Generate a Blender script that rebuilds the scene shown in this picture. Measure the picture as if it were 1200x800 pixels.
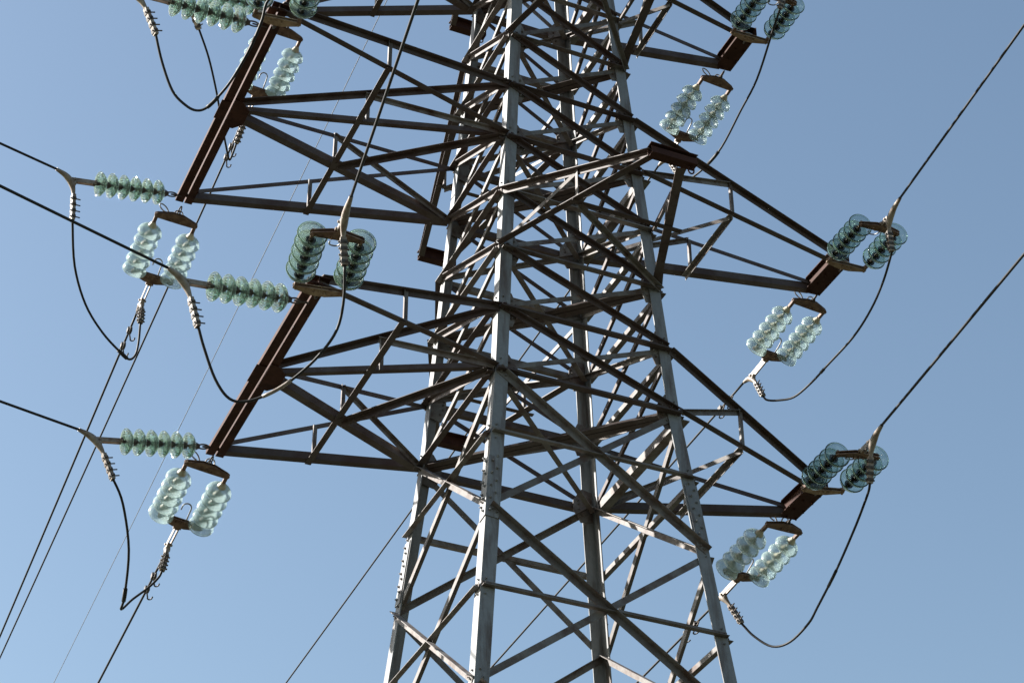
import bpy, bmesh, math, random
from mathutils import Vector, Matrix
V = Vector
R = math.radians
random.seed(7)
for o in list(bpy.data.objects):
    bpy.data.objects.remove(o)
scene = bpy.context.scene
COL = scene.collection

# ------------------------------------------------------------------ camera
cam_d = bpy.data.cameras.new("camera")
cam = bpy.data.objects.new("camera", cam_d)
COL.objects.link(cam)
YAW, PITCH, ROLL = R(23.828), R(35.819), R(-0.109)
fwd = V((math.sin(YAW)*math.cos(PITCH), math.cos(YAW)*math.cos(PITCH), math.sin(PITCH)))
rt0 = V((math.cos(YAW), -math.sin(YAW), 0)); up0 = rt0.cross(fwd)
crt = rt0*math.cos(ROLL) + up0*math.sin(ROLL)
cup = up0*math.cos(ROLL) - rt0*math.sin(ROLL)
cam.matrix_world = Matrix(((crt.x, cup.x, -fwd.x, -7.158), (crt.y, cup.y, -fwd.y, -15.393),
                           (crt.z, cup.z, -fwd.z, -11.069), (0, 0, 0, 1)))
cam_d.sensor_fit = 'HORIZONTAL'; cam_d.sensor_width = 36.0
cam_d.lens = 36.0*2488.06/1200.0
cam_d.clip_start = 0.1; cam_d.clip_end = 6000
scene.camera = cam

# ------------------------------------------------------------------ light
SUN_AZ, SUN_EL = R(302), R(34)          # azimuth from +Y towards +X
world = bpy.data.worlds.new("World"); scene.world = world
world.use_nodes = True
nt = world.node_tree; nt.nodes.clear()
sky = nt.nodes.new('ShaderNodeTexSky'); sky.sky_type = 'NISHITA'; sky.sun_disc = False
sky.sun_elevation = SUN_EL; sky.sun_rotation = SUN_AZ
sky.altitude = 100; sky.air_density = 1.3; sky.dust_density = 1.5; sky.ozone_density = 0.5
bg = nt.nodes.new('ShaderNodeBackground'); bg.inputs['Strength'].default_value = 0.05
wo = nt.nodes.new('ShaderNodeOutputWorld')
vm = nt.nodes.new('ShaderNodeVectorMath'); vm.operation = 'MULTIPLY'; vm.inputs[1].default_value = (0.995, 1.032, 1.018)
nt.links.new(sky.outputs[0], vm.inputs[0]); nt.links.new(vm.outputs[0], bg.inputs[0]); nt.links.new(bg.outputs[0], wo.inputs[0])
sl = bpy.data.lights.new("sun", 'SUN'); sl.energy = 5.0; sl.angle = R(0.53); sl.color = (1.0, 0.965, 0.91)
so = bpy.data.objects.new("sun", sl); COL.objects.link(so)
sdir = V((math.sin(SUN_AZ)*math.cos(SUN_EL), math.cos(SUN_AZ)*math.cos(SUN_EL), math.sin(SUN_EL)))
so.rotation_euler = sdir.to_track_quat('Z', 'Y').to_euler()
so.location = (-30, -10, 40)
vs = scene.view_settings
vs.view_transform = 'Standard'; vs.look = 'None'; vs.exposure = 1.775; vs.gamma = 1.0; vs.use_curve_mapping = False

# ------------------------------------------------------------------ materials
def newmat(name):
    m = bpy.data.materials.new(name); m.use_nodes = True
    t = m.node_tree; b = t.nodes['Principled BSDF']
    return m, t, b

def steel(name, base, rust, amount, rough=0.62, scale=6.0, metal=0.0, spread=0.48, spec=0.5, streak=False):
    """weathered paint or zinc over steel: two noises mix the coat with rust, value varies per piece"""
    m, t, b = newmat(name)
    N = t.nodes.new; L = t.links.new
    tc = N('ShaderNodeTexCoord'); oi = N('ShaderNodeObjectInfo')
    add = N('ShaderNodeVectorMath'); add.operation = 'ADD'
    mul = N('ShaderNodeMath'); mul.operation = 'MULTIPLY'; mul.inputs[1].default_value = 37.0
    L(oi.outputs['Random'], mul.inputs[0]); L(tc.outputs['Object'], add.inputs[0]); L(mul.outputs[0], add.inputs[1])
    n1 = N('ShaderNodeTexNoise'); n1.inputs['Scale'].default_value = scale
    n1.inputs['Detail'].default_value = 8; n1.inputs['Roughness'].default_value = 0.65
    if streak:                                  # runs down the upright steel
        st = N('ShaderNodeVectorMath'); st.operation = 'MULTIPLY'; st.inputs[1].default_value = (3.0, 3.0, 0.28)
        L(add.outputs[0], st.inputs[0]); L(st.outputs[0], n1.inputs['Vector'])
    else: L(add.outputs[0], n1.inputs['Vector'])
    r1 = N('ShaderNodeValToRGB')
    r1.color_ramp.elements[0].position = 0.62 - amount*0.42; r1.color_ramp.elements[0].color = (0, 0, 0, 1)
    r1.color_ramp.elements[1].position = 0.80 - amount*0.36; r1.color_ramp.elements[1].color = (1, 1, 1, 1)
    L(n1.outputs['Fac'], r1.inputs[0])
    n2 = N('ShaderNodeTexNoise'); n2.inputs['Scale'].default_value = 24; n2.inputs['Detail'].default_value = 5
    L(add.outputs[0], n2.inputs['Vector'])
    hv = N('ShaderNodeHueSaturation'); hv.inputs['Color'].default_value = (*base, 1)
    mr = N('ShaderNodeMapRange'); mr.inputs[3].default_value = 1-spread; mr.inputs[4].default_value = 1+spread
    mixn = N('ShaderNodeMath'); mixn.operation = 'MULTIPLY_ADD'; mixn.inputs[1].default_value = 0.55
    hal = N('ShaderNodeMath'); hal.operation = 'MULTIPLY'; hal.inputs[1].default_value = 0.45
    L(oi.outputs['Random'], hal.inputs[0]); L(n2.outputs['Fac'], mixn.inputs[0]); L(hal.outputs[0], mixn.inputs[2])
    L(mixn.outputs[0], mr.inputs[0]); L(mr.outputs[0], hv.inputs['Value'])
    mx = N('ShaderNodeMix'); mx.data_type = 'RGBA'
    L(r1.outputs[0], mx.inputs['Factor']); L(hv.outputs[0], mx.inputs['A']); mx.inputs['B'].default_value = (*rust, 1)
    L(mx.outputs['Result'], b.inputs['Base Color'])
    b.inputs['Roughness'].default_value = rough; b.inputs['Metallic'].default_value = metal; b.inputs['Specular IOR Level'].default_value = spec
    bp = N('ShaderNodeBump'); bp.inputs['Strength'].default_value = 0.25; bp.inputs['Distance'].default_value = 0.004
    L(n2.outputs['Fac'], bp.inputs['Height']); L(bp.outputs[0], b.inputs['Normal'])
    return m

M_LEG = steel("galvanised_leg", (0.165, 0.166, 0.168), (0.078, 0.058, 0.047), 0.34, 0.55, 4.0, 0.0, 0.4, 0.45, True)
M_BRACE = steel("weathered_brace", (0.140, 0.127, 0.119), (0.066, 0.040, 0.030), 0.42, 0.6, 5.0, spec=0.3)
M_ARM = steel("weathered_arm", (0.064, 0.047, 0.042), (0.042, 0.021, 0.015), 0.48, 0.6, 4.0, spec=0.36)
M_RUST = steel("rust_plate", (0.046, 0.018, 0.012), (0.030, 0.011, 0.0075), 0.5, 0.75, 7.0, spec=0.15)
M_YOKE = steel("rusty_yoke", (0.19, 0.115, 0.075), (0.085, 0.043, 0.028), 0.55, 0.7, 16.0)
M_YOKE_LIT = steel("sunlit_yoke", (0.27, 0.185, 0.115), (0.15, 0.08, 0.045), 0.45, 0.7, 16.0)  # same rusty yoke, sunlight on it put into a lighter base colour
M_CLAMP = steel("clamp_alloy", (0.255, 0.215, 0.175), (0.125, 0.08, 0.055), 0.42, 0.55, 14.0, 0.1)
M_CAP = steel("iron_cap", (0.045, 0.038, 0.033), (0.06, 0.034, 0.022), 0.4, 0.65, 20.0)
M_CAPL = steel("zinc_cap", (0.42, 0.40, 0.30), (0.25, 0.18, 0.12), 0.35, 0.5, 20.0)
M_BOLT = steel("bolt_steel", (0.40, 0.37, 0.34), (0.15, 0.09, 0.07), 0.5, 0.5, 30.0, 0.3)
M_HORN = steel("horn_rod", (0.26, 0.255, 0.25), (0.1, 0.065, 0.05), 0.35, 0.4, 20.0, 0.3)

def cable_mat(name, col):
    m, t, b = newmat(name); N = t.nodes.new; L = t.links.new
    tc = N('ShaderNodeTexCoord'); w = N('ShaderNodeTexNoise'); w.inputs['Scale'].default_value = 9
    w.inputs['Detail'].default_value = 6
    L(tc.outputs['Object'], w.inputs['Vector'])
    r = N('ShaderNodeValToRGB'); r.color_ramp.elements[0].color = (*[c*0.7 for c in col], 1)
    r.color_ramp.elements[1].color = (*[c*1.5 for c in col], 1)
    L(w.outputs['Fac'], r.inputs[0]); L(r.outputs[0], b.inputs['Base Color'])
    b.inputs['Roughness'].default_value = 0.6; b.inputs['Specular IOR Level'].default_value = 0.25
    return m
M_WIRE = cable_mat("aged_conductor", (0.013, 0.012, 0.0115))
M_GWIRE = cable_mat("ground_wire", (0.13, 0.13, 0.13))

def glass(name, tint, dens, dust, dustcol, rough=0.04):
    """clear glass whose colour comes from absorption inside it, with a film of dust"""
    m, t, b = newmat(name); N = t.nodes.new; L = t.links.new
    b.inputs['Base Color'].default_value = (0.97, 0.985, 0.98, 1)
    b.inputs['Transmission Weight'].default_value = 1.0
    b.inputs['Roughness'].default_value = rough; b.inputs['IOR'].default_value = 1.5
    out = t.nodes['Material Output']
    va = N('ShaderNodeVolumeAbsorption'); va.inputs[0].default_value = (*tint, 1); va.inputs[1].default_value = dens
    L(va.outputs[0], out.inputs['Volume'])
    df = N('ShaderNodeBsdfDiffuse'); df.inputs[0].default_value = (*dustcol, 1)
    tr = N('ShaderNodeBsdfTranslucent'); tr.inputs[0].default_value = (*dustcol, 1)
    a1 = N('ShaderNodeMixShader'); a1.inputs[0].default_value = 0.5
    L(df.outputs[0], a1.inputs[1]); L(tr.outputs[0], a1.inputs[2])
    tc = N('ShaderNodeTexCoord'); n = N('ShaderNodeTexNoise'); n.inputs['Scale'].default_value = 14; n.inputs['Detail'].default_value = 5
    L(tc.outputs['Object'], n.inputs['Vector'])
    mr = N('ShaderNodeMapRange'); mr.inputs[1].default_value = 0.3; mr.inputs[2].default_value = 0.7
    mr.inputs[3].default_value = dust*0.6; mr.inputs[4].default_value = dust*1.1
    oi = N('ShaderNodeObjectInfo'); ml = N('ShaderNodeMath'); ml.operation = 'MULTIPLY_ADD'      # some discs dirtier than others
    ml.inputs[1].default_value = dust*0.45
    L(oi.outputs['Random'], ml.inputs[0]); L(mr.outputs[0], ml.inputs[2])
    L(n.outputs['Fac'], mr.inputs[0])
    mx = N('ShaderNodeMixShader'); L(ml.outputs[0], mx.inputs[0])
    L(b.outputs[0], mx.inputs[1]); L(a1.outputs[0], mx.inputs[2]); L(mx.outputs[0], out.inputs['Surface'])
    return m
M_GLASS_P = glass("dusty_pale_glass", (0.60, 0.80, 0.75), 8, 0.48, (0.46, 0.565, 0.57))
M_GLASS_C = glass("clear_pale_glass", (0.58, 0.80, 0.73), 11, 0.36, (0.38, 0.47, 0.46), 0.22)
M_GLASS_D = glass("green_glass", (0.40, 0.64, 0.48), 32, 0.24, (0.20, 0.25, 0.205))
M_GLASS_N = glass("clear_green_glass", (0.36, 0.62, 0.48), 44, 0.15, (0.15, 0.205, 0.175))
M_GLASS_R = glass("ribbed_green_glass", (0.45, 0.74, 0.58), 10, 0.15, (0.42, 0.53, 0.46))
SETS = {
    'AP2f': dict(T=(-2.864, 1.492, -0.093), a=(-0.032, 0.974, -0.223), l=(0.993, 0.007, -0.114), Y=(-2.903, 2.692, -0.368), cs=(-2.896, 2.836, -0.405), tl=(-2.969, 2.561, -0.74)),
    'BP2f': dict(T=(-3.426, 1.574, 2.868), a=(-0.025, 0.956, -0.292), l=(0.999, 0.012, -0.048), Y=(-3.457, 2.727, 2.517), cs=(-3.465, 2.876, 2.472), tl=(-3.475, 2.602, 2.137)),
    'CP2f': dict(T=(-2.453, 1.537, 5.876), a=(-0.063, 0.935, -0.35), l=(0.996, 0.08, 0.035), Y=(-2.528, 2.665, 5.453), cs=(-2.551, 2.799, 5.407), tl=(-2.594, 2.78, 5.076)),
    'AP1n': dict(T=(-2.799, -1.369, -0.053), a=(-0.144, -0.989, -0.02), l=(0.99, -0.144, 0.006), Y=(-2.952, -2.425, -0.073), cs=(-3.003, -2.778, -0.08), tl=(-2.894, -2.374, -0.466)),
    'RAf': dict(T=(2.833, 0.321, -0.031), a=(-0.114, 0.97, -0.216), l=(0.987, 0.136, 0.089), Y=(2.694, 1.5, -0.293), cs=(2.687, 1.587, -0.314), tl=(2.824, 1.386, -0.654)),
    'RBf': dict(T=(3.416, 0.329, 2.949), a=(-0.112, 0.965, -0.239), l=(0.993, 0.12, 0.02), Y=(3.278, 1.519, 2.654), cs=(3.241, 1.651, 2.637), tl=(3.299, 1.364, 2.286)),
    'RCf': dict(T=(2.476, 0.354, 5.942), a=(-0.117, 0.945, -0.305), l=(0.985, 0.149, 0.084), Y=(2.334, 1.507, 5.57), cs=(2.297, 1.649, 5.535), tl=(2.396, 1.366, 5.201)),
    'RAn': dict(T=(2.783, -0.328, -0.077), a=(-0.097, -0.991, -0.093), l=(0.989, -0.107, 0.106), Y=(2.672, -1.463, -0.183), cs=(2.611, -1.757, -0.182), tl=(2.683, -1.358, -0.569)),
    'RBn': dict(T=(3.378, -0.319, 2.898), a=(-0.094, -0.989, -0.112), l=(0.995, -0.09, -0.036), Y=(3.279, -1.36, 2.781), cs=(3.205, -1.724, 2.769), tl=(3.295, -1.343, 2.381)),
    'RCn': dict(T=(2.441, -0.293, 5.921), a=(-0.091, -0.985, -0.147), l=(0.995, -0.084, -0.052), Y=(2.338, -1.41, 5.754), cs=(2.316, -1.646, 5.719), tl=(2.222, -1.383, 5.372)),
    'BP1n': dict(T=(-3.38, -1.37, 2.93), a=(-0.144, -0.988, -0.061), l=(0.99, -0.143, -0.017), Y=(-3.543, -2.49, 2.861), cs=(-3.578, -2.727, 2.846), tl=(-3.526, -2.372, 2.488)),
    'AP1s': dict(T=(-2.931, -1.25, -0.066), a=(-0.957, -0.18, -0.227), Y=(-3.962, -1.444, -0.31), cs=(-4.148, -1.531, -0.283), tl=(-3.832, -1.466, -0.751)),
    'AP2s': dict(T=(-2.948, 1.397, 0.009), a=(-0.962, -0.112, -0.248), Y=(-3.999, 1.274, -0.262), cs=(-4.207, 1.207, -0.241), tl=(-3.828, 1.217, -0.685)),
    'BP2s': dict(T=(-3.525, 1.463, 2.994), a=(-0.961, -0.125, -0.248), Y=(-4.577, 1.326, 2.723), cs=(-4.781, 1.245, 2.742), tl=(-4.525, 1.38, 2.269)),
    'BP1s': dict(T=(-3.533, -1.267, 2.977), a=(-0.978, -0.125, -0.165), Y=(-4.672, -1.413, 2.785), cs=(-4.917, -1.444, 2.744), tl=(-4.474, -1.39, 2.371)),
    'CP2s': dict(T=(-2.647, 1.468, 6.007), a=(-0.946, -0.184, -0.268), Y=(-3.749, 1.253, 5.695), cs=(-3.985, 1.207, 5.628), tl=(-3.459, 1.487, 5.39)),
}
COND = {
    'AP2f': (0.5, -0.09184, 0.39, 0.64),
    'BP2f': (1.0, -0.09531, 0.32, 0.59),
    'CP2f': (0.5, -0.08922, 0.39, 0.58),
    'RAf': (-2, -0.0778, 0.5, 0.68),
    'RBf': (-2, -0.07842, 0.33, 0.52),
    'RCf': (-1.6, -0.09798),
    'AP1n': (189, -0.07157),
    'RAn': (188.5, -0.05875),
    'RBn': (188.5, -0.05827),
    'AP1s': (-113.5, -0.08713),
    'AP2s': (-109.5, -0.08646),
    'BP2s': (-110.5, -0.08892),
    'RCn': (188.5, -0.06),
    'BP1n': (189, -0.07),
    'BP1s': (-111, -0.1),
    'CP2s': (-111, -0.1),
}
JUMP = {
    'AP1': [(-3.832, -1.466, -0.751), (-3.821, -1.462, -0.763), (-3.748, -1.404, -0.893), (-3.604, -1.317, -1.118), (-3.465, -1.294, -1.256), (-3.328, -1.354, -1.282), (-3.16, -1.498, -1.233), (-3.023, -1.661, -1.146), (-2.898, -1.852, -1.021), (-2.82, -2.042, -0.866), (-2.833, -2.214, -0.676), (-2.894, -2.374, -0.466)],
    'AP2': [(-3.828, 1.217, -0.685), (-3.824, 1.218, -0.686), (-3.673, 1.401, -0.803), (-3.464, 1.884, -0.983), (-3.327, 2.467, -1.151), (-3.307, 2.64, -1.203), (-3.211, 2.639, -1.076), (-3.071, 2.62, -0.923), (-2.989, 2.586, -0.808), (-2.969, 2.561, -0.74)],
    'BP2': [(-4.525, 1.38, 2.269), (-4.518, 1.4, 2.253), (-4.37, 1.791, 2.033), (-4.145, 2.172, 1.887), (-3.881, 2.459, 1.797), (-3.624, 2.651, 1.737), (-3.517, 2.705, 1.721), (-3.465, 2.687, 1.789), (-3.457, 2.657, 1.936), (-3.475, 2.602, 2.137)],
    'BP1': [(-4.474, -1.39, 2.371), (-4.47, -1.383, 2.357), (-4.369, -1.297, 2.15), (-4.231, -1.226, 1.918), (-4.101, -1.225, 1.797), (-4.001, -1.253, 1.743), (-3.922, -1.321, 1.752), (-3.843, -1.461, 1.829), (-3.78, -1.615, 1.927), (-3.714, -1.86, 2.103), (-3.686, -2.055, 2.264), (-3.679, -2.195, 2.393), (-3.526, -2.372, 2.488)],
    'CP2': [(-3.459, 1.487, 5.39), (-3.449, 1.499, 5.38), (-3.264, 1.726, 5.247), (-3.046, 2.103, 5.128), (-2.888, 2.419, 5.042), (-2.723, 2.724, 4.935), (-2.642, 2.851, 4.87), (-2.617, 2.832, 4.929), (-2.594, 2.78, 5.076)],
    'RA': [(2.683, -1.358, -0.569), (2.707, -1.289, -0.608), (2.74, -1.133, -0.67), (2.809, -0.836, -0.752), (2.957, -0.241, -0.851), (3.089, 0.352, -0.926), (3.139, 0.62, -0.964), (3.135, 0.983, -0.994), (3.055, 1.201, -0.959), (2.929, 1.333, -0.805), (2.824, 1.386, -0.654)],
    'RB': [(3.295, -1.343, 2.381), (3.309, -1.299, 2.357), (3.385, -1.009, 2.254), (3.471, -0.624, 2.191), (3.541, -0.146, 2.168), (3.564, 0.421, 2.177), (3.564, 0.769, 2.167), (3.521, 1.077, 2.156), (3.424, 1.253, 2.194), (3.34, 1.348, 2.235), (3.299, 1.364, 2.286)],
    'RC': [(2.222, -1.383, 5.372), (2.229, -1.348, 5.354), (2.271, -1.112, 5.273), (2.433, -0.466, 5.187), (2.516, 0.063, 5.181), (2.599, 0.668, 5.154), (2.574, 1.044, 5.129), (2.499, 1.289, 5.111), (2.443, 1.355, 5.13), (2.396, 1.366, 5.201)],
}
# ------------------------------------------------------------------ mesh helpers
class MB:
    def __init__(s): s.v = []; s.f = []; s.sm = []
    def add(s, vs_, fs_, smooth=False):
        n = len(s.v); s.v += [V(p) for p in vs_]
        s.f += [tuple(i+n for i in f) for f in fs_]; s.sm += [smooth]*len(fs_)
        return s
    def prism(s, poly, P, Q, ax, ay):
        """extrude polygon (x,y in the frame ax, ay) from P to Q"""
        P = V(P); Q = V(Q); n = len(poly)
        vs_ = [P+ax*x+ay*y for x, y in poly]+[Q+ax*x+ay*y for x, y in poly]
        area = sum(poly[i][0]*poly[(i+1) % n][1]-poly[(i+1) % n][0]*poly[i][1] for i in range(n))
        flip = (ax.cross(ay).dot(Q-P) > 0) == (area > 0)
        caps = None
        fs_ = []
        for i in range(n):
            j = (i+1) % n
            fs_.append((i, j, n+j, n+i) if flip else (j, i, n+i, n+j))
        a = tuple(range(n)); b = tuple(range(n, 2*n))
        fs_.append(a[::-1] if flip else a); fs_.append(b if flip else b[::-1])
        return s.add(vs_, fs_)
    def angle(s, P, Q, d1, d2, w1, w2, t):
        """L section: heel on the line PQ, one flange along d1, the other along d2"""
        P = V(P); Q = V(Q); u = (Q-P).normalized()
        a = V(d1); a = (a-u*a.dot(u)).normalized()
        b = V(d2); b = b-u*b.dot(u)-a*b.dot(a); b.normalize()
        return s.prism([(0, 0), (w1, 0), (w1, t), (t, t), (t, w2), (0, w2)], P, Q, a, b)
    def box(s, P, Q, ax, wx, wy, ox=0, oy=0):
        """bar from P to Q, wx wide along ax, wy across"""
        P = V(P); Q = V(Q); u = (Q-P).normalized()
        a = V(ax); a = (a-u*a.dot(u)).normalized(); b = u.cross(a)
        x0, y0 = ox-wx/2, oy-wy/2
        return s.prism([(x0, y0), (x0+wx, y0), (x0+wx, y0+wy), (x0, y0+wy)], P, Q, a, b)
    def plate(s, poly3, n, t):
        n = V(n).normalized(); k = len(poly3)
        poly3 = [V(p) for p in poly3]
        nn = V((0, 0, 0))
        for i in range(k): nn += poly3[i].cross(poly3[(i+1) % k])
        if nn.dot(n) < 0: poly3 = poly3[::-1]
        vs_ = [p+n*t/2 for p in poly3]+[p-n*t/2 for p in poly3]
        fs_ = [tuple(range(k)), tuple(range(2*k-1, k-1, -1))]
        fs_ += [(j, i, k+i, k+j) for i, j in ((i, (i+1) % k) for i in range(k))]
        return s.add(vs_, fs_)
    def tube(s, pts, r, seg=8, caps=True):
        pts = [V(p) for p in pts]; n = len(pts)
        rr = r if isinstance(r, (list, tuple)) else [r]*n
        tang = [(pts[min(i+1, n-1)]-pts[max(i-1, 0)]).normalized() for i in range(n)]
        a = V((0, 0, 1)) if abs(tang[0].z) < 0.9 else V((1, 0, 0))
        vs_ = []; fs_ = []
        for i in range(n):
            u = tang[i]; a = (a-u*a.dot(u)).normalized(); b = u.cross(a)
            vs_ += [pts[i]+(a*math.cos(2*math.pi*k/seg)+b*math.sin(2*math.pi*k/seg))*rr[i] for k in range(seg)]
        for i in range(n-1):
            for k in range(seg):
                m = (k+1) % seg
                fs_.append((i*seg+k, i*seg+m, (i+1)*seg+m, (i+1)*seg+k))
        s.add(vs_, fs_, True)
        if caps:
            n0 = len(s.v)-len(vs_)
            s.f += [tuple(n0+k for k in range(seg))[::-1], tuple(n0+(n-1)*seg+k for k in range(seg))]; s.sm += [False]*2
        return s
    def hexbolt(s, P, n, r=0.013, h=0.011):
        n = V(n).normalized(); a = n.orthogonal().normalized(); b = n.cross(a)
        s.prism([(r*math.cos(k*math.pi/3), r*math.sin(k*math.pi/3)) for k in range(6)], V(P), V(P)+n*h, a, b)
        r2 = r*0.55
        return s.prism([(r2*math.cos(k*math.pi/3), r2*math.sin(k*math.pi/3)) for k in range(6)], V(P)+n*h, V(P)+n*(h+0.012), a, b)
    def lathe(s, prof, seg=40, smooth=True):
        """profile (r, z) round local Z"""
        n = len(prof); vs_ = []
        for r, z in prof:
            vs_ += [V((r*math.cos(2*math.pi*k/seg), r*math.sin(2*math.pi*k/seg), z)) for k in range(seg)]
        fs_ = []
        for i in range(n-1):
            for k in range(seg):
                m = (k+1) % seg
                fs_.append((i*seg+m, i*seg+k, (i+1)*seg+k, (i+1)*seg+m))
        return s.add(vs_, fs_, smooth)
    def mesh(s, name, mat, c=None):
        me = bpy.data.meshes.new(name)
        c = V((0, 0, 0)) if c is None else c
        me.from_pydata([tuple(p-c) for p in s.v], [], s.f)
        for p, q in zip(me.polygons, s.sm): p.use_smooth = q
        me.materials.append(mat); me.update()
        return me

def wpos(o):
    p = V((0, 0, 0))
    while o: p += o.location; o = o.parent
    return p
def obj(name, mb, mat, parent=None, origin=None):
    """one mesh object; its origin sits in its middle"""
    lo = V([min(p[i] for p in mb.v) for i in range(3)]); hi = V([max(p[i] for p in mb.v) for i in range(3)])
    c = (lo+hi)/2 if origin is None else V(origin)
    o = bpy.data.objects.new(name, mb.mesh(name, mat, c)); COL.objects.link(o)
    o.parent = parent
    o.location = c-(wpos(parent) if parent else V((0, 0, 0)))
    return o
def thing(name, label, cat, loc=(0, 0, 0), group=None):
    o = bpy.data.objects.new(name, None); COL.objects.link(o); o.location = loc
    o.empty_display_size = 0.2
    return tag(o, label, cat, group)
def tag(o, label, cat, group=None):
    o["label"] = label; o["category"] = cat
    if group: o["group"] = group
    return o
def mat_frame(z, x=None):
    z = V(z).normalized()
    x = V(x) if x is not None else z.orthogonal()
    x = (x-z*x.dot(z)).normalized(); y = z.cross(x)
    return Matrix((x, y, z)).transposed()

# ------------------------------------------------------------------ the lattice tower
GZ = -12.7                      # ground level; z = 0 is the lower crossarm
P_ = 0.75                       # panel height of the upper body
Z1, Z2, Z3 = -1.56, -3.34, -5.6
def hw(z):
    if z > 9.0: return 0.3931 + (z-9.0)*(0.05-0.3931)/2.4
    return 0.9378-0.06052*z if z > 0 else 0.9378-0.09231*z
SG = {'N': (-1, -1), 'R': (1, -1), 'F': (1, 1), 'L': (-1, 1)}
def J(l, z):
    h = hw(z); return V((SG[l][0]*h, SG[l][1]*h, z))
def Jk(l, k): return J(l, k*P_)
FACES = [('N', 'R', V((0, -1, 0))), ('R', 'F', V((1, 0, 0))), ('L', 'F', V((0, 1, 0))), ('L', 'N', V((-1, 0, 0)))]
UP = V((0, 0, 1))
tower = thing("lattice_tower", "tall grey and rust brown steel lattice power pylon with crossarms on four sides", "pylon", (0, 0, GZ))

LEVELS = [k*P_ for k in range(0, 13)]
LOWER = [0, Z1, Z2, Z3, -8.2, -11.2]
def legw(z): return 0.132 if z < -1.2 else (0.125 if z < 4 else 0.11)

# legs: L sections, heel at the corner
for l in 'NRFL':
    sx, sy = SG[l]
    zs = [GZ-0.3, 0.0, 9.0, 11.4]
    mb = MB()
    for a, b, w in ((0, 1, 0.13), (1, 2, 0.12), (2, 3, 0.08)):
        mb.angle(J(l, zs[a]), J(l, zs[b]), (-sx, 0, 0), (0, -sy, 0), w, w, 0.011)
    # splice just below the lower crossarm: outer cover angle and its bolts
    zc = {'N': -1.35, 'R': -1.15, 'F': -1.3, 'L': -1.15}[l]
    sp = MB(); e = V((sx, sy, 0))*0.010
    sp.angle(J(l, zc-0.33)+e, J(l, zc+0.33)+e, (-sx, 0, 0), (0, -sy, 0), 0.125, 0.125, 0.0095)
    bo = sp
    for q in range(5):
        z = zc-0.27+q*0.135
        for dz, off in ((0, 0.04), (0.06, 0.085)):
            p = J(l, z+dz)+e
            bo.hexbolt(p+V((-sx*off, 0, 0)), (0, sy, 0)); bo.hexbolt(p+V((0, -sy*off, 0)), (sx, 0, 0))
    bo = mb
    for z in LEVELS[:12]+[Z1, Z1/2, Z2, (Z1+Z2)/2]:
        for dz, off in ((-0.03, 0.045), (0.05, 0.075), (0.12, 0.045)):
            p = J(l, z+dz)
            if abs(z+dz-zc) < 0.36: continue
            bo.hexbolt(p+V((-sx*off, 0, 0)), (0, sy, 0), 0.011, 0.009); bo.hexbolt(p+V((0, -sy*off, 0)), (sx, 0, 0), 0.011, 0.009)
    leg = obj("leg", mb, M_LEG, tower)
    obj("splice_angle", sp, M_LEG, leg)

def face_bar(A, B, n, w, t, outside, mat, name, shift=0.0, trim=0.03):
    """angle in a tower face: one flange flat in the face, the other on its upper edge"""
    A = V(A); B = V(B); u = (B-A).normalized()
    if u.z < 0: pass
    fl = n.cross(u); fl = fl if fl.z < 0 else -fl            # in-plane, pointing down
    if abs(fl.z) < 0.05: fl = -UP
    off = n*(0.0025 if outside else -0.0145)
    A2 = A+u*trim+off-fl*w*0.5+UP*shift; B2 = B-u*trim+off-fl*w*0.5+UP*shift
    mb = MB(); mb.angle(A2, B2, fl, n if outside else -n, w, w*0.95, t)
    if outside:
        for P, d in ((A2, 1), (B2, -1)):
            for q in (0.035, 0.085): mb.hexbolt(P+u*d*q+fl*w*0.55+n*t, n, 0.011, 0.009)
    return mb

def belt(A, B, n, w, t):
    """level angle: upright flange against the legs, the other one outward at its foot"""
    off = n*(0.0025 if n.y != 0 else 0.011)-UP*(w*0.5 if n.y != 0 else w*0.5+0.012)
    mb = MB(); u = (B-A).normalized()
    mb.angle(A+off+u*0.005, B+off-u*0.005, UP, n, w, w, t)
    for P, d in ((A, 1), (B, -1)):
        for q in (0.035, 0.085): mb.hexbolt(P+off+u*d*q+UP*w*0.6+n*t, n, 0.011, 0.009)
    return mb
rest = MB()
nd = 0
def diag(a, za, b, zb, n, w, outside, mat):
    global nd
    mb = face_bar(J(a, za), J(b, zb), n, w, 0.007, outside, mat, "x")
    if za > 9.1 or za < -6 or nd >= 100:
        rest.add(mb.v, mb.f); return
    obj("diagonal_brace", mb, mat, tower); nd += 1
# lower panels: big X and a belt through the crossing
for i in range(len(LOWER)-1):
    zt, zb = LOWER[i], LOWER[i+1]
    zm = zb + (zt-zb)*hw(zb)/(hw(zb)+hw(zt))
    for a, b, n in FACES:
        diag(a, zt, b, zb, n, 0.066, True, M_BRACE)
        diag(b, zt, a, zb, n, 0.062, False, M_BRACE)
        mb = belt(J(a, zm), J(b, zm), n, 0.052, 0.006)
        if zt > -6: obj("horizontal_brace", mb, M_BRACE, tower)
        else: rest.add(mb.v, mb.f)
# upper body: a belt at every panel point, X in every panel
for k in range(len(LEVELS)):
    z = LEVELS[k]
    arm = k % 4 in (0, 1)
    for a, b, n in FACES:
        w = 0.07 if arm and n.y != 0 else (0.095 if k % 4 == 0 and n.x > 0 else 0.06)
        mb = belt(J(a, z), J(b, z), n, w, 0.008)
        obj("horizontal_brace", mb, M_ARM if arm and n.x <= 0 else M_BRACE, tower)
    if k < len(LEVELS)-1:
        z2 = LEVELS[k+1]
        for a, b, n in FACES:
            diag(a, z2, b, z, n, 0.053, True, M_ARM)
            diag(b, z2, a, z, n, 0.05, False, M_BRACE)
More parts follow.
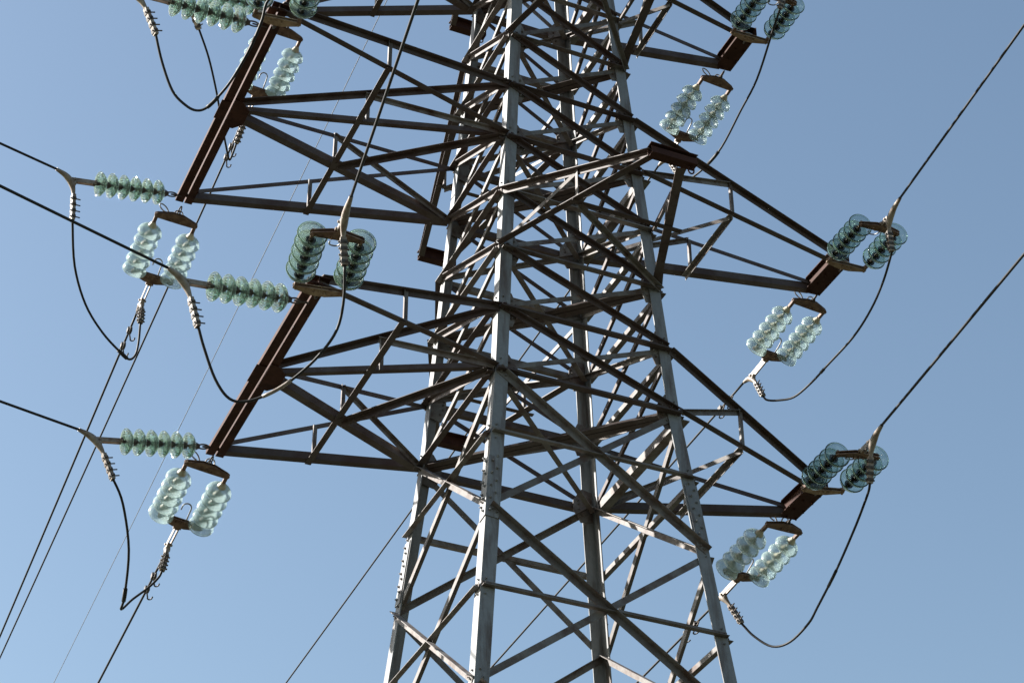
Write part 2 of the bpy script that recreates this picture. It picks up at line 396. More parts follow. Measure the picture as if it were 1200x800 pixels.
# peak
for zt, zb in ((9.85, 9.0), (10.7, 9.85), (11.35, 10.7)):
    for a, b, n in FACES:
        for mb in (face_bar(J(a, zt), J(b, zb), n, 0.045, 0.005, True, M_BRACE, "x"),):
            rest.add(mb.v, mb.f)
ro = obj("diagonal_brace", rest, M_BRACE, tower); ro["kind"] = "stuff"
# plan bracing across the body at the crossarm levels
for k in (0, 2, 4, 6, 8):
    z = k*P_
    A, B = J('L', z), J('R', z); u = (B-A).normalized(); s_ = u.cross(UP)
    mb = MB()
    for q in (-1, 1):
        o_ = s_*0.006*q+UP*-0.02
        mb.angle(A+u*0.1+o_, B-u*0.1+o_, s_*q, UP, 0.07, 0.07, 0.007)
    obj("plan_brace", mb, M_ARM, tower)
for k in (0, 2, 4, 6, 8):
    z = k*P_-0.05
    A, B = J('N', z), J('F', z); u = (B-A).normalized(); s_ = u.cross(UP)
    mb = MB(); mb.angle(A+u*0.1-UP*0.05, B-u*0.1-UP*0.05, s_, UP, 0.055, 0.055, 0.006)
    obj("plan_brace", mb, M_BRACE, tower)
# gusset plates in the faces at the crossarm levels
for k in (0, 1, 2, 4, 5, 6, 8):
    z = k*P_
    for l in 'NRFL':
        sx, sy = SG[l]
        mb = MB()
        c = J(l, z)+V((-sx*0.02, -sy*0.019, 0)); w = 0.21 if k % 4 == 0 else 0.18
        mb.plate([c+V((0, 0, 0.17)), c+V((-sx*0.12, 0, 0.19)), c+V((-sx*w, 0, 0.05)), c+V((-sx*w, 0, -0.07)), c+V((-sx*0.13, 0, -0.2)), c+V((0, 0, -0.17))], (0, 1, 0), 0.008)
        for dx, dz in ((-0.15, 0.01), (-0.15, -0.05), (-0.12, 0.1), (-0.12, -0.11), (-0.16, 0.05)):
            mb.hexbolt(c+V((sx*dx, -0.004*sy*-1, dz)), (0, sy, 0)); mb.hexbolt(c+V((sx*dx, -sy*0.004, dz)), (0, -sy, 0))
        obj("gusset_plate", mb, M_BRACE, tower)

# ------------------------------------------------------------------ crossarms
def perp_flat(A, B):
    u = (B-A).normalized(); return u.cross(UP).normalized()
def chord(A, B, side, w, t=0.008, name="chord", mat=None, parent=None, top=False):
    """arm chord: vertical flange on the side 'side' looks out, horizontal flange turns inward at its foot"""
    A = V(A); B = V(B); s_ = perp_flat(A, B)
    if s_.dot(V(side)) < 0: s_ = -s_
    mb = MB()
    if top: mb.angle(A, B, -UP, -s_, w, w, t)
    else: mb.angle(A, B, UP, -s_, w, w, t)
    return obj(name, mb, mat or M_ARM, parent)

def left_arm(k, X, Y, mats):
    z = k*P_
    N0, L0, N1, L1 = J('N', z), J('L', z), J('N', z+P_), J('L', z+P_)
    # end beam: two angles back to back with a gap, plus the tip gusset in the middle
    mb = MB()
    mb.angle((-X-0.088, -Y-0.05, z-0.005), (-X-0.088, Y+0.08, z-0.005), (1, 0, 0), UP, 0.083, 0.046, 0.009)
    mb.angle((-X+0.008, -Y-0.05, z-0.005), (-X+0.008, Y+0.08, z-0.005), (1, 0, 0), UP, 0.080, 0.080, 0.009)
    for y in (-Y, Y):
        mb.box((-X-0.05, y-0.03, z+0.010), (-X+0.05, y-0.03, z+0.010), UP, 0.012, 0.05)
    mb.plate([(-X-0.11, -0.13, z-0.012), (-X-0.11, 0.15, z-0.012), (-X-0.012, 0.15, z-0.012), (-X-0.012, -0.13, z-0.012)], UP, 0.008)
    mb.plate([(-X+0.012, -0.19, z-0.012), (-X+0.012, 0.23, z-0.012), (-X+0.11, 0.23, z-0.012), (-X+0.19, 0.14, z-0.012), (-X+0.19, -0.07, z-0.012), (-X+0.10, -0.17, z-0.012)], UP, 0.008)
    for sy in (-1, 1):
        yy = sy*Y
        mb.plate([(-X-0.05, yy-0.05, z+0.085), (-X-0.05, yy+0.05, z+0.085), (-X+0.12, yy+0.05, z+0.085), (-X+0.12, yy-0.05, z+0.085)], UP, 0.010)
    arm = obj("crossarm", mb, M_RUST, tower)
    arm["label"] = "wide crossarm with a long rusty end beam"
    e = V((0, 0, 0.012))
    P1 = V((-X+0.03, -Y, z))+e; P2 = V((-X+0.03, Y, z))+e; M = V((-X+0.10, 0, z))+e
    g = V((0, 0, 0.02))
    c = {}
    def ch(nm, A, B, side, w, top=False):
        c[nm] = (V(A), V(B)); chord(A, B, side, w, parent=arm, top=top)
    ch('P1N0', P1, N0+e, (0, 1, 0), 0.060)
    ch('P1N1', P1+UP*0.10, N1, (0, 1, 0), 0.060, True)
    ch('P2L0', P2, L0+e, (0, -1, 0), 0.080)
    ch('P2L1', P2+UP*0.10, L1, (0, -1, 0), 0.048, True)
    ch('MN0', M+V((0, -0.03, 0)), N0+e-UP*0.004, (0, -1, 0), 0.056)
    ch('MN1', M+V((0, -0.05, 0.09)), N1-UP*0.02, (0, 1, 0), 0.058, True)
    ch('ML0', M+V((0, 0.05, 0)), L0+e-UP*0.004, (0, -1, 0), 0.085)
    ch('ML1', M+V((0, 0.02, 0.09)), L1-UP*0.02, (0, -1, 0), 0.048, True)
    mid = lambda nm, t=0.5: c[nm][0].lerp(c[nm][1], t)
    # transverse brace under the chords, and the plan brace to the near leg
    A, B = mid('P1N0', 0.47), mid('P2L0', 0.47); u = (B-A).normalized()
    mb = MB(); mb.angle(A-u*0.06-UP*0.012, B+u*0.10-UP*0.012, V((-1, 0, 0)), UP, 0.062, 0.028, 0.006)
    obj("brace", mb, M_ARM, arm)
    A = mid('ML0', 0.46)-UP*0.013; u = (N0-A).normalized()
    mb = MB(); mb.angle(A, N0-u*0.06-UP*0.004, perp_flat(A, N0), -UP, 0.062, 0.06, 0.006)
    obj("brace", mb, M_ARM, arm)
    # posts and sub-diagonals in the upright planes
    for top, bot, t, leg_, n in (('P1N1', 'P1N0', 0.45, None, -1), ('P2L1', 'P2L0', 0.44, None, -1), ('MN1', 'MN0', 0.46, N0, -1), ('ML1', 'ML0', 0.42, L0, -1)):
        A = mid(top, t); B = c[bot][0].lerp(c[bot][1], t); B = V((A.x, A.y, B.z))
        mb = MB(); mb.angle(A+V((0, -0.006, -0.01)), B+V((0, -0.006, 0.0)), V((1, 0, 0)), V((0, -1, 0)), 0.045, 0.03, 0.005)
        obj("post", mb, M_BRACE, arm)
        if leg_ is not None:
            s_ = perp_flat(A, leg_); s_ = s_ if s_.y < 0 else -s_
            mb = MB(); mb.angle(A-UP*0.02+s_*0.01, leg_+UP*0.03+s_*0.01, -UP, s_, 0.05, 0.04, 0.005)
            obj("brace", mb, M_BRACE, arm)
    return arm
left_arm(0, 2.83, 1.42, None); left_arm(4, 3.40, 1.47, None); left_arm(8, 2.47, 1.43, None)

def right_arm(k, X):
    z = k*P_; Y = 0.30
    R0, F0, R1, F1 = J('R', z), J('F', z), J('R', z+P_), J('F', z+P_)
    mb = MB()
    # tip: two channels and cover plates
    mb.box((X-0.075, -Y-0.07, z+0.05), (X-0.075, Y-0.02, z+0.05), UP, 0.12, 0.008)
    mb.box((X+0.075, -Y-0.07, z+0.05), (X+0.075, Y-0.03, z+0.05), UP, 0.12, 0.008)
    for zz in (-0.02, 0.118):
        mb.plate([(X-0.12, -Y+0.06, z+zz), (X-0.085, -Y-0.04, z+zz), (X+0.082, -Y-0.05, z+zz), (X+0.082, Y-0.03, z+zz), (X-0.085, Y-0.02, z+zz), (X-0.12, Y-0.10, z+zz)], UP, 0.009)
    for y in (-Y*.8, -Y*.3, Y*.3, Y*.8):
        for x in (-0.05, 0.06): mb.hexbolt((X+x, y, z-0.0245), -UP, 0.014, 0.012)
    arm = obj("crossarm", mb, M_RUST, tower)
    arm["label"] = "pointed crossarm with a short rusty tip box"
    c = {}
    def ch(nm, A, B, side, w, top=False):
        c[nm] = (V(A), V(B)); chord(A, B, side, w, parent=arm, top=top)
    e = UP*0.012
    ch('R0', (X-0.02, -Y+0.06, z+0.0), R0+e, (0, 1, 0), 0.062)
    ch('R1', (X+0.0, -Y-0.0, z+0.10), R1, (0, 1, 0), 0.062, True)
    ch('F0', (X-0.06, Y-0.07, z+0.0), F0+e, (0, -1, 0), 0.085)
    ch('F1', (X-0.05, Y-0.09, z+0.10), F1, (0, -1, 0), 0.048, True)
    mid = lambda nm, t: c[nm][0].lerp(c[nm][1], t)
    for top, bot, t, leg_ in (('R1', 'R0', 0.55, R0), ('F1', 'F0', 0.53, F0)):
        A = mid(top, t); B = mid(bot, t); B = V((A.x, A.y, B.z))
        mb = MB(); mb.angle(A+V((0, -0.006, -0.01)), B+V((0, -0.006, 0)), V((1, 0, 0)), V((0, -1, 0)), 0.05, 0.035, 0.005)
        obj("post", mb, M_BRACE, arm)
        s_ = perp_flat(A, leg_); s_ = s_ if s_.y < 0 else -s_
        mb = MB(); mb.angle(A-UP*0.02+s_*0.008, leg_+UP*0.03+s_*0.008, -UP, s_, 0.05, 0.04, 0.005)
        obj("brace", mb, M_BRACE, arm)
    A = mid('R0', 0.55)-UP*0.013; B = mid('F0', 0.53)-UP*0.013; u = (B-A).normalized()
    mb = MB(); mb.angle(A-u*0.03, B+u*0.07, V((-1, 0, 0)), -UP, 0.055, 0.05, 0.006); obj("brace", mb, M_BRACE, arm)
    A = mid('R0', 0.56)-UP*0.013
    mb = MB(); mb.angle(A, F0-UP*0.012, perp_flat(A, F0), -UP, 0.058, 0.05, 0.006); obj("brace", mb, M_BRACE, arm)
right_arm(0, 2.80); right_arm(4, 3.37); right_arm(8, 2.47)

# brackets: short crossarms on the two line-side faces, one panel pair higher
def bracket(k, sy, Y):
    z = k*P_
    a, b = ('N', 'R') if sy < 0 else ('L', 'F')
    A0, B0, A1, B1 = J(a, z), J(b, z), J(a, z+P_), J(b, z+P_)
    xl, xr = -0.17, 0.24
    y = sy*Y
    mb = MB()
    mb.angle((xl+0.03, y-sy*0.055, z), (xr+0.08, y-sy*0.055, z), (0, sy, 0), UP, 0.10, 0.11, 0.009)
    mb.box((xl+0.03, y+sy*0.035, z+0.035), (xr+0.08, y+sy*0.035, z+0.035), UP, 0.06, 0.008, 0.008)
    mb.plate([(xl+0.03, y-sy*0.11, z+0.115), (xr+0.05, y-sy*0.11, z+0.115), (xr+0.09, y+sy*0.045, z+0.115), (xl+0.02, y+sy*0.045, z+0.115)], UP, 0.008)
    mb.tube([V((xr+0.03, y, z-0.015))+V((0.03*math.sin(q), 0, -0.03+0.045*math.cos(q))) for q in [i*math.pi/6 for i in range(13)]], 0.008, 6)
    br = obj("crossarm", mb, M_RUST, tower)
    br["label"] = "short crossarm with a rusty end channel"
    c = {}
    def ch(nm, A, B, side, w, top=False):
        c[nm] = (V(A), V(B)); chord(A, B, side, w, parent=br, top=top)
    ch('a0', (xl+0.08, y-sy*0.05, z), A0+UP*0.012, (1, 0, 0), 0.07)
    ch('b0', (xr-0.0, y-sy*0.05, z), B0+UP*0.012, (1, 0, 0), 0.085)
    ch('a1', (xl+0.08, y-sy*0.04, z+0.095), A1, (1, 0, 0), 0.062, True)
    ch('b1', (xr-0.0, y-sy*0.04, z+0.095), B1, (-1, 0, 0), 0.05, True)
    mid = lambda nm, t: c[nm][0].lerp(c[nm][1], t)
    for top, bot, leg_ in (('a1', 'a0', A0), ('b1', 'b0', B0)):
        t = 0.5
        A = mid(top, t); B = mid(bot, t); B = V((A.x, A.y, B.z))
        mb = MB(); mb.angle(A+V((-0.006, 0, -0.01)), B+V((-0.006, 0, 0)), V((0, sy, 0)), V((1, 0, 0)), 0.05, 0.03, 0.005); obj("post", mb, M_BRACE, br)
        s_ = perp_flat(A, leg_); s_ = s_ if s_.x < 0 else -s_
        mb = MB(); mb.angle(A-UP*0.02+s_*0.008, leg_+UP*0.04+s_*0.008, -UP, -s_, 0.045, 0.035, 0.005); obj("brace", mb, M_BRACE, br)
    A = mid('a0', 0.5)-UP*0.012; B = mid('b0', 0.5)-UP*0.012; u = (B-A).normalized()
    mb = MB(); mb.angle(A-u*0.05, B+u*0.08, V((0, -1, 0)), UP, 0.055, 0.03, 0.006); obj("brace", mb, M_ARM, br)
    mb = MB(); mb.angle(A-UP*0.008+u*0.03, B0-UP*0.004, V((0, -1, 0)), -UP, 0.05, 0.045, 0.005); obj("brace", mb, M_BRACE, br)
for k, Y in ((2, 2.60), (6, 3.24), (10, 2.37)):
    bracket(k, -1, Y); bracket(k, 1, Y)

# ------------------------------------------------------------------ insulator sets
def disc_meshes():
    # plain bowl disc
    outer = [(0.1265*math.sin(q), -0.050+0.088*math.cos(q)) for q in [0.32+i*(1.5-0.32)/9 for i in range(10)]]+[(0.1300, -0.048), (0.1315, -0.054), (0.1300, -0.0605)]
    inner = [(0.1250, -0.063), (0.1200, -0.061), (0.1175, -0.055)]+[(0.1185*math.sin(q), -0.050+0.076*math.cos(q)) for q in [1.5-i*(1.5-0.42)/8 for i in range(9)]]+[(0.040, 0.020), (0.030, 0.021), (0.022, 0.022)]
    bowl = MB().lathe([(0.022, 0.034)]+outer+inner+[(0.022, 0.034)], 44)
    outer = [(0.040, 0.024), (0.060, 0.020), (0.084, 0.012), (0.106, -0.001), (0.121, -0.015), (0.1275, -0.024)]
    inner = [(0.1255, -0.030), (0.120, -0.025), (0.113, -0.013), (0.108, -0.012), (0.103, -0.036), (0.098, -0.036), (0.094, -0.008), (0.088, -0.006), (0.083, -0.040), (0.078, -0.040), (0.073, -0.003), (0.066, -0.002), (0.061, -0.041), (0.056, -0.041), (0.051, 0.001), (0.030, 0.004), (0.022, 0.005)]
    rib = MB().lathe([(r_, z_*1.3) for r_, z_ in [(0.022, 0.024)]+outer+inner+[(0.022, 0.024)]], 44)
    cap = MB().lathe([(0.0, 0.088), (0.018, 0.088), (0.026, 0.082), (0.028, 0.070), (0.036, 0.058), (0.041, 0.046), (0.044, 0.036), (0.046, 0.0355), (0.046, 0.024), (0.030, 0.0235), (0.0, 0.0235)], 20)
    cap.lathe([(0.0, 0.021), (0.021, 0.021), (0.021, 0.008), (0.012, 0.001), (0.0105, -0.030), (0.016, -0.040), (0.016, -0.048), (0.0, -0.048)], 14)
    return bowl, rib, cap
bowl_mb, rib_mb, cap_mb = disc_meshes()
BOWL_P = bowl_mb.mesh("bowl_disc_pale", M_GLASS_P); BOWL_N = bowl_mb.mesh("bowl_disc_clear_green", M_GLASS_N); BOWL_C = bowl_mb.mesh("bowl_disc_clear", M_GLASS_C); BOWL_D = bowl_mb.mesh("bowl_disc_green", M_GLASS_D)
RIB = rib_mb.mesh("ribbed_disc", M_GLASS_R)
CAP_D = cap_mb.mesh("cap_dark", M_CAP); CAP_L = cap_mb.mesh("cap_light", M_CAPL)
def put_disc(me, capme, pos, a, parent):
    """cap towards the tower (-a)"""
    a = (V(a).normalized()+V((random.uniform(-1, 1), random.uniform(-1, 1), random.uniform(-1, 1)))*0.022).normalized()
    rm = mat_frame(-a).to_4x4()
    rm = rm @ Matrix.Rotation(random.uniform(0, 6.28), 4, 'Z')
    o = bpy.data.objects.new("insulator_disc", me); COL.objects.link(o); o.parent = parent
    o.matrix_local = Matrix.Translation(V(pos)-wpos(parent)) @ rm
    c = bpy.data.objects.new("metal_cap", capme); COL.objects.link(c); c.parent = o
    return o

def smooth(pts, n=6):
    pts = [V(p) for p in pts]; out = []
    P = [pts[0]*2-pts[1]]+pts+[pts[-1]*2-pts[-2]]
    for i in range(1, len(P)-2):
        for q in range(n):
            t = q/n
            out.append(0.5*((2*P[i])+(P[i+1]-P[i-1])*t+(2*P[i-1]-5*P[i]+4*P[i+1]-P[i+2])*t*t+(3*P[i]-P[i-1]-3*P[i+1]+P[i+2])*t**3))
    out.append(P[-2]); return out

def clamp_parts(d, start, parent):
    """link rod, Y shaped dead-end clamp whose tail hangs to the jumper, four bolts on the tail"""
    a = V(d['a']); Y = V(d['Y']); cs = V(d['cs']); tl = V(d['tl']); st = V(start)
    u = (Y-st).normalized(); side = u.cross(UP).normalized()
    mb = MB()
    for q in (-1, 1):
        mb.box(st+side*q*0.018, Y+u*0.03+side*q*0.018, side.cross(u), 0.045, 0.008)
    for p in (st+u*0.01, Y): mb.tube([p-side*0.04, p+side*0.04], 0.012, 8)
    obj("link_rod", mb, M_CLAMP, parent)
    w = (cs-Y); mb = MB()
    dn = (tl-Y).normalized()
    path = smooth([cs, Y.lerp(cs, 0.45)+dn*0.005, Y+dn*0.06+(cs-Y)*0.12, Y.lerp(tl, 0.42), tl], 5)
    n = len(path)
    rr = [0.017+0.017*min(1, i/(n*0.3)) if i < n*0.45 else max(0.019, 0.034-0.014*(i-n*0.45)/(n*0.2)) for i in range(n)]
    mb.tube(path, rr, 10)
    mb.tube([Y-u*0.02, Y+dn*0.07+(cs-Y)*0.1], [0.022, 0.03], 8)
    f = dn.cross(side).normalized()
    mb.box(Y.lerp(tl, 0.36), tl, side, 0.052, 0.036)
    cl = obj("dead_end_clamp", mb, M_CLAMP, parent)
    for q in range(4):
        p = Y.lerp(tl, 0.47+0.15*q); s2 = u.cross(dn).normalized()
        b = MB(); b.tube([p-side*0.012-f*0.035, p-side*0.012+f*0.07], 0.007, 6)
        b.box(p-dn*0.016, p+dn*0.016, side, 0.060, 0.044)
        b.tube([p-side*0.045, p+side*0.045], 0.010, 6)
        obj("bolt", b, M_CAP, cl)

def horn(P, d1, d2, ln, parent, loop=False):
    """arcing horn: a bent rod with a curled end"""
    P = V(P); d1 = V(d1).normalized(); d2 = V(d2).normalized()
    r = 0.045
    pts = [P, P+d1*ln*0.5, P+d1*ln]
    c = P+d1*ln+d2*r
    pts += [c+(-d2*math.cos(q)+d1*math.sin(q))*r for q in [math.pi*i/7 for i in range(1, 8 if not loop else 12)]]
    if not loop: pts.append(c+d2*r-d1*0.04)
    mb = MB(); mb.tube(pts, 0.0075, 6)
    return obj("arcing_horn", mb, M_HORN, parent)

def yoke(C0, a, l, n, hw_, dirn, parent, mat=None):
    """spindle shaped double plate, thick in the middle, pin at each end"""
    C0 = V(C0); a = V(a); l = V(l); n = V(n); mb = MB()
    poly = [(-hw_-0.025, -0.012), (-hw_, -0.028), (-0.06, -0.03-0.045*(dirn < 0)), (0.06, -0.03-0.045*(dirn < 0)), (hw_, -0.028), (hw_+0.025, -0.012), (hw_+0.025, 0.012), (hw_, 0.028), (0.06, 0.03+0.045*(dirn > 0)), (-0.06, 0.03+0.045*(dirn > 0)), (-hw_, 0.028), (-hw_-0.025, 0.012)]
    for q in (-1, 1):
        mb.plate([C0+l*x+a*y+n*0.014*q for x, y in poly], n, 0.009)
    for x in (-hw_, 0, hw_):
        mb.tube([C0+l*x-n*0.035, C0+l*x+n*0.035], 0.012, 8)
    mb.hexbolt(C0+l*0.05-n*0.0185, -n, 0.013); mb.hexbolt(C0-l*0.05-n*0.0185, -n, 0.013)
    return obj("yoke_plate", mb, mat or M_YOKE, parent)

def ring_link(P, Q, parent, name="shackle"):
    P = V(P); Q = V(Q); u = (Q-P); ln = u.length; u.normalize(); s_ = u.orthogonal().normalized(); mb = MB()
    b = u.cross(s_)
    for c, ax, hl in ((P+u*ln*0.32, s_, ln*0.42), (P+u*ln*0.72, b, ln*0.36)):
        pts = []
        for i in range(17):
            q = 2*math.pi*i/16
            pts.append(c+u*hl*math.cos(q)+ax*0.022*math.sin(q))
        mb.tube(pts, 0.008, 6, False)
    return obj(name, mb, M_CAP, parent)

D1, DC, D4, WW, LUG = 0.097, 0.17, 0.097, 0.205, 0.093
def double_set(key, label, pale, group):
    d = SETS[key]; T = V(d['T']); a = V(d['a']); l = V(d['l']); l = (l-a*l.dot(a)).normalized(); n = a.cross(l)
    if n.z < 0: n = -n
    t = thing("double_insulator_string", label, "insulator string", T, group)
    ring_link(T-a*0.05+UP*0.02, T+a*(D1-0.02), t)
    yoke(T+a*(D1-0.0), a, l, n, WW, -1, t, None if pale else M_YOKE_LIT)  # near sets: tower-side yoke takes the copy coloured as if sunlit
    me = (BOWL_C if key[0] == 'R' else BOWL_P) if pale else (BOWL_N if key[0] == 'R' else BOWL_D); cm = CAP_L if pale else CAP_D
    first = D1+DC
    for s_ in (-1, 1):
        mb = MB(); mb.box(T+a*(D1-0.015)+l*WW*s_, T+a*(first-0.075)+l*WW*s_, l, 0.035, 0.03); obj("ball_link", mb, M_YOKE, t)
        mb = MB(); mb.tube([T+a*(first+0.508+0.03)+l*WW*s_, T+a*(first+0.508+D4)+l*WW*s_], 0.016, 8)
        obj("ball_link", mb, M_YOKE, t)
        for q in range(5):
            put_disc(me, cm, T+a*(first+0.02+q*0.127)+l*WW*s_, a, t)
    y2 = first+0.508+D4
    yoke(T+a*y2, a, l, n, WW, 1, t)
    horn(T+a*y2+l*0.05, -a*0.9+n*0.25, -l, 0.17, t)
    horn(T+a*D1-l*0.06, n-a*0.5-l*0.6, -l+n*0.3, 0.10, t, True)
    horn(T+a*D1+l*0.05, n-a*0.6+l*0.1, -l, 0.07, t)
    lug = T+a*(y2+LUG)
    mb = MB(); mb.box(T+a*(y2+0.02), lug+a*0.02, l, 0.03, 0.035); mb.tube([lug-l*0.04, lug+l*0.04], 0.014, 8); obj("lug", mb, M_YOKE, t)
    clamp_parts(d, lug, t)
    return t
def single_set(key, label, group):
    d = SETS[key]; T = V(d['T']); a = V(d['a'])
    t = thing("insulator_string", label, "insulator string", T, group)
    B = V((T.x+0.10, T.y, T.z+0.045)) if False else T-a*0.09
    ring_link(B, T+a*0.075, t)
    for q in range(6):
        put_disc(RIB, CAP_D, T+a*(0.14+0.015+q*0.127), a, t)
    R0 = T+a*(0.14+0.635+0.09)
    mb = MB(); mb.tube([T+a*(0.14+0.635+0.02), R0+a*0.02], 0.018, 8); mb.hexbolt(R0, UP, 0.02, 0.03); obj("ball_link", mb, M_CAP, t)
    clamp_parts(d, R0, t)
    return t

GD = "double glass insulator strings on the crossarm tips"; GS = "single glass insulator strings pointing left"
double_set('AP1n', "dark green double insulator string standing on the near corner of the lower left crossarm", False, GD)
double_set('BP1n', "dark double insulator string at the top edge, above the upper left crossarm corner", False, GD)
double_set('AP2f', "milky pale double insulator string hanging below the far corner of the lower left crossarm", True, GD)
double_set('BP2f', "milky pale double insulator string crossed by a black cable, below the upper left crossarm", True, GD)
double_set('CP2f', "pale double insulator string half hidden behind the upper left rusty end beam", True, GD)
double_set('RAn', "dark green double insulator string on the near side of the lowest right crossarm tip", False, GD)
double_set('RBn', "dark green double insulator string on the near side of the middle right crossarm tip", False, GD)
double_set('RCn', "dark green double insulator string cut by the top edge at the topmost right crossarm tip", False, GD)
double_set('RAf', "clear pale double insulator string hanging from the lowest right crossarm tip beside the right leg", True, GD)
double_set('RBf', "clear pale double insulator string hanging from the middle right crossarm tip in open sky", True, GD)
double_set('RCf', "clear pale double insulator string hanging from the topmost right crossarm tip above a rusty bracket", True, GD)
single_set('AP1s', "green ribbed single insulator string at the near end of the lower left end beam", GS)
single_set('AP2s', "green ribbed single insulator string at the far end of the lower left end beam", GS)
single_set('BP2s', "green ribbed single insulator string at the lower end of the upper left end beam", GS)
single_set('BP1s', "front row of the green ribbed insulators at the top left edge of the photo", GS)
single_set('CP2s', "rear row of the green ribbed insulators at the top left edge, behind the front row", GS)

# ------------------------------------------------------------------ conductors and jumpers
def conductor(key, label, span=150.0, r=0.0125):
    az, m = COND[key][:2]; az = R(az); cs = V(SETS[key]['cs'])
    h_ = V((math.sin(az), math.cos(az), 0)); c2 = 0.0006 if span > 100 else 0.001
    L_ = span
    ss = [0, 0.3, 0.6, 1, 1.5, 2, 3, 4, 6, 8, 10, 13, 17, 22, 28, 36, 45, 56, 70, 85, 100, 120, 140, 160]
    ss = [s for s in ss if s <= L_]
    f_ = lambda s: cs+h_*s+UP*(m*s+c2*s*s)
    mb = MB(); mb.tube([f_(s) for s in ss], r, 8)
    o = obj("conductor", mb, M_WIRE, None, cs)
    tag(o, label, "power cable", "conductors strung from the pylon")
    for q in COND[key][2:]:
        p = f_(q); u = (f_(q+0.05)-p).normalized(); sd = u.cross(UP).normalized()
        b = MB(); b.box(p-u*0.03, p+u*0.03, UP, 0.05, 0.05)
        e = p-UP*0.035
        pts = [p, e, e+u*0.02+sd*0.01, e+u*0.09+sd*0.035]
        q0 = pts[-1]
        pts += [q0+sd*0.022-sd*0.022*math.cos(t)+u*0.03*math.sin(t) for t in (0.5, 1.1, 1.7, 2.4, 3.1)]
        pts.append(pts[-1]-u*0.03)
        b.tube(pts, 0.008, 6)
        b.tube([e, e-u*0.06, e-u*0.085+UP*0.018, e-u*0.06+UP*0.032], 0.008, 6)
        obj("arcing_horn", b, M_CAP, o)
    return o
conductor('AP2f', "dark cable running down left from the lower left pale insulators to the bottom edge")
conductor('BP2f', "left one of the two parallel cables running down to the lower left edge")
conductor('CP2f', "right one of the two parallel cables running down to the lower left edge")
conductor('RAf', "cable running down behind the right leg from the lowest right pale insulators")
conductor('RBf', "cable running down left behind the pylon from the middle right pale insulators")
conductor('RCf', "thin cable leaving the left side of the pylon body low down towards the bottom edge")
conductor('AP1n', "black cable rising to the top edge in front of the upper left crossarm")
conductor('RAn', "cable rising to the right edge from the lowest right dark insulators")
conductor('RBn', "cable rising to the top right corner from the middle right dark insulators")
conductor('RCn', "cable leaving upward out of the picture from the topmost right dark insulators")
conductor('BP1n', "cable leaving upward out of the picture from the upper left dark insulators")
conductor('AP1s', "thick cable crossing in front of pale insulators to the left edge", 45)
conductor('AP2s', "lowest cable reaching the left edge, from the lower left ribbed insulators", 45)
conductor('BP2s', "highest cable reaching the left edge, from the upper left ribbed insulators", 45)
conductor('BP1s', "cable leaving the picture at the top left from the front row of ribbed insulators", 45)
conductor('CP2s', "cable leaving the picture at the top left from the rear row of ribbed insulators", 45)
mb = MB(); az = R(1.0); P0 = V((0, 0.06, 11.35))
mb.tube([P0+V((math.sin(az)*s, math.cos(az)*s, -0.083*s+0.0006*s*s)) for s in (0, 1, 3, 6, 10, 15, 20, 26, 35, 50, 70, 100, 140)], 0.006, 6)
tag(obj("ground_wire", mb, M_GWIRE, None, P0), "very thin pale grey wire slanting behind the left crossarms", "power cable")

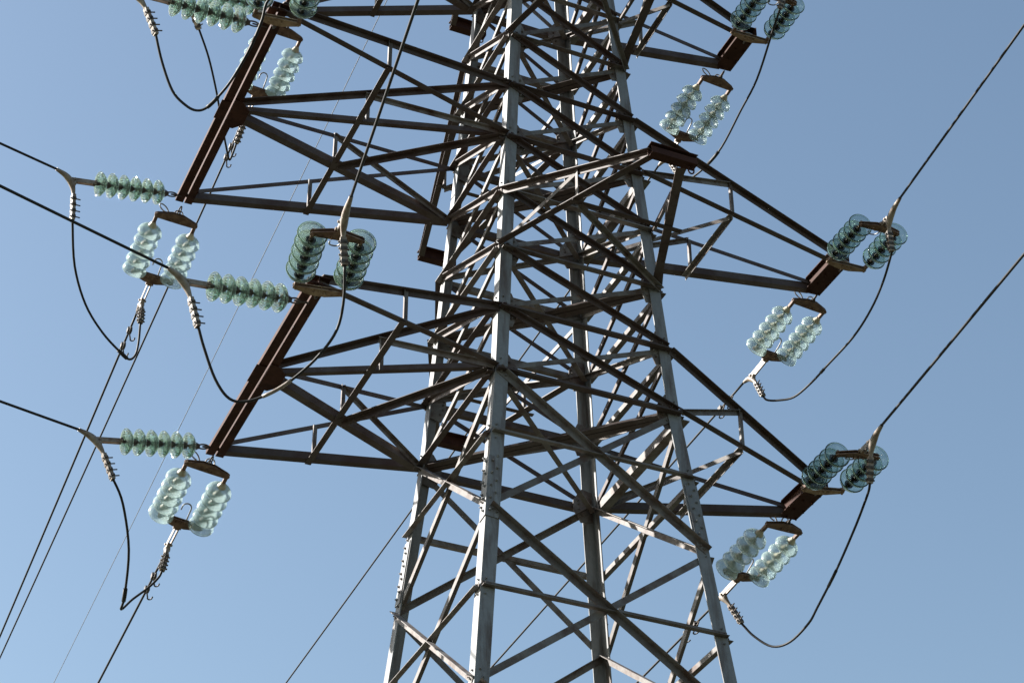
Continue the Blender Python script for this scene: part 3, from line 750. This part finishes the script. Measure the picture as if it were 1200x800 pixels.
def jumper(key, label, sleeve=None, spiral=None):
    p = smooth(JUMP[key], 5)
    mb = MB(); mb.tube(p, 0.0125, 8)
    o = obj("jumper_cable", mb, M_WIRE, None)
    tag(o, label, "jumper cable", "jumper loops between insulator strings")
    n = len(p)
    for t, ln, mt, r in (sleeve or []):
        i = int(t*(n-1)); k = max(1, int(ln*(n-1)))
        b = MB(); b.tube(p[i:i+k+1], r, 8); obj("joint_sleeve", b, mt, o)
jumper('AP1', "jumper loop hanging in front of the lower left end beam, with a pale wrapped joint", [(0.52, 0.11, M_CLAMP, 0.016)])
jumper('AP2', "jumper loop at the lower left, sharply bent beneath the pale insulators", [(0.44, 0.06, M_WIRE, 0.021)])
jumper('BP2', "jumper loop left of the crossed pale insulators, below the upper left crossarm", [(0.55, 0.09, M_WIRE, 0.021)])
jumper('BP1', "jumper loop curving up over the middle of the upper left end beam", [(0.50, 0.07, M_WIRE, 0.018)])
jumper('CP2', "short steep jumper passing behind the upper left end beam")
jumper('RA', "lowest right jumper loop, sagging beneath the lowest right crossarm", [(0.40, 0.04, M_WIRE, 0.016)])
jumper('RB', "middle right jumper loop, sagging beneath the middle right crossarm", [(0.52, 0.035, M_WIRE, 0.017)])
jumper('RC', "topmost right jumper, running down behind the rusty bracket", [(0.58, 0.07, M_WIRE, 0.020)])

# ------------------------------------------------------------------ ground
gm, t, b = newmat("dry_grass")
N = t.nodes.new; L = t.links.new
tc = N('ShaderNodeTexCoord'); n1 = N('ShaderNodeTexNoise'); n1.inputs['Scale'].default_value = 0.15; n1.inputs['Detail'].default_value = 12
L(tc.outputs['Object'], n1.inputs['Vector']); r = N('ShaderNodeValToRGB')
r.color_ramp.elements[0].position = 0.35; r.color_ramp.elements[0].color = (0.016, 0.024, 0.010, 1)
r.color_ramp.elements[1].position = 0.68; r.color_ramp.elements[1].color = (0.042, 0.042, 0.024, 1)
L(n1.outputs['Fac'], r.inputs[0]); L(r.outputs[0], b.inputs['Base Color']); b.inputs['Roughness'].default_value = 0.95
mb = MB(); ring = [0, 20, 60, 200, 800, 3000]
vs_ = [V((0, 0, GZ))]; fs_ = []
for q, rr in enumerate(ring[1:]):
    for k in range(48):
        an = 2*math.pi*k/48; vs_.append(V((rr*math.cos(an), rr*math.sin(an), GZ+random.uniform(-.25, .25)*(rr > 30))))
for k in range(48): fs_.append((0, 1+k, 1+(k+1) % 48))
for q in range(4):
    for k in range(48):
        m = (k+1) % 48; fs_.append((1+q*48+k, 1+(q+1)*48+k, 1+(q+1)*48+m, 1+q*48+m))
mb.add(vs_, fs_, True)
g = obj("ground", mb, gm, None, (0, 0, GZ)); g["kind"] = "structure"
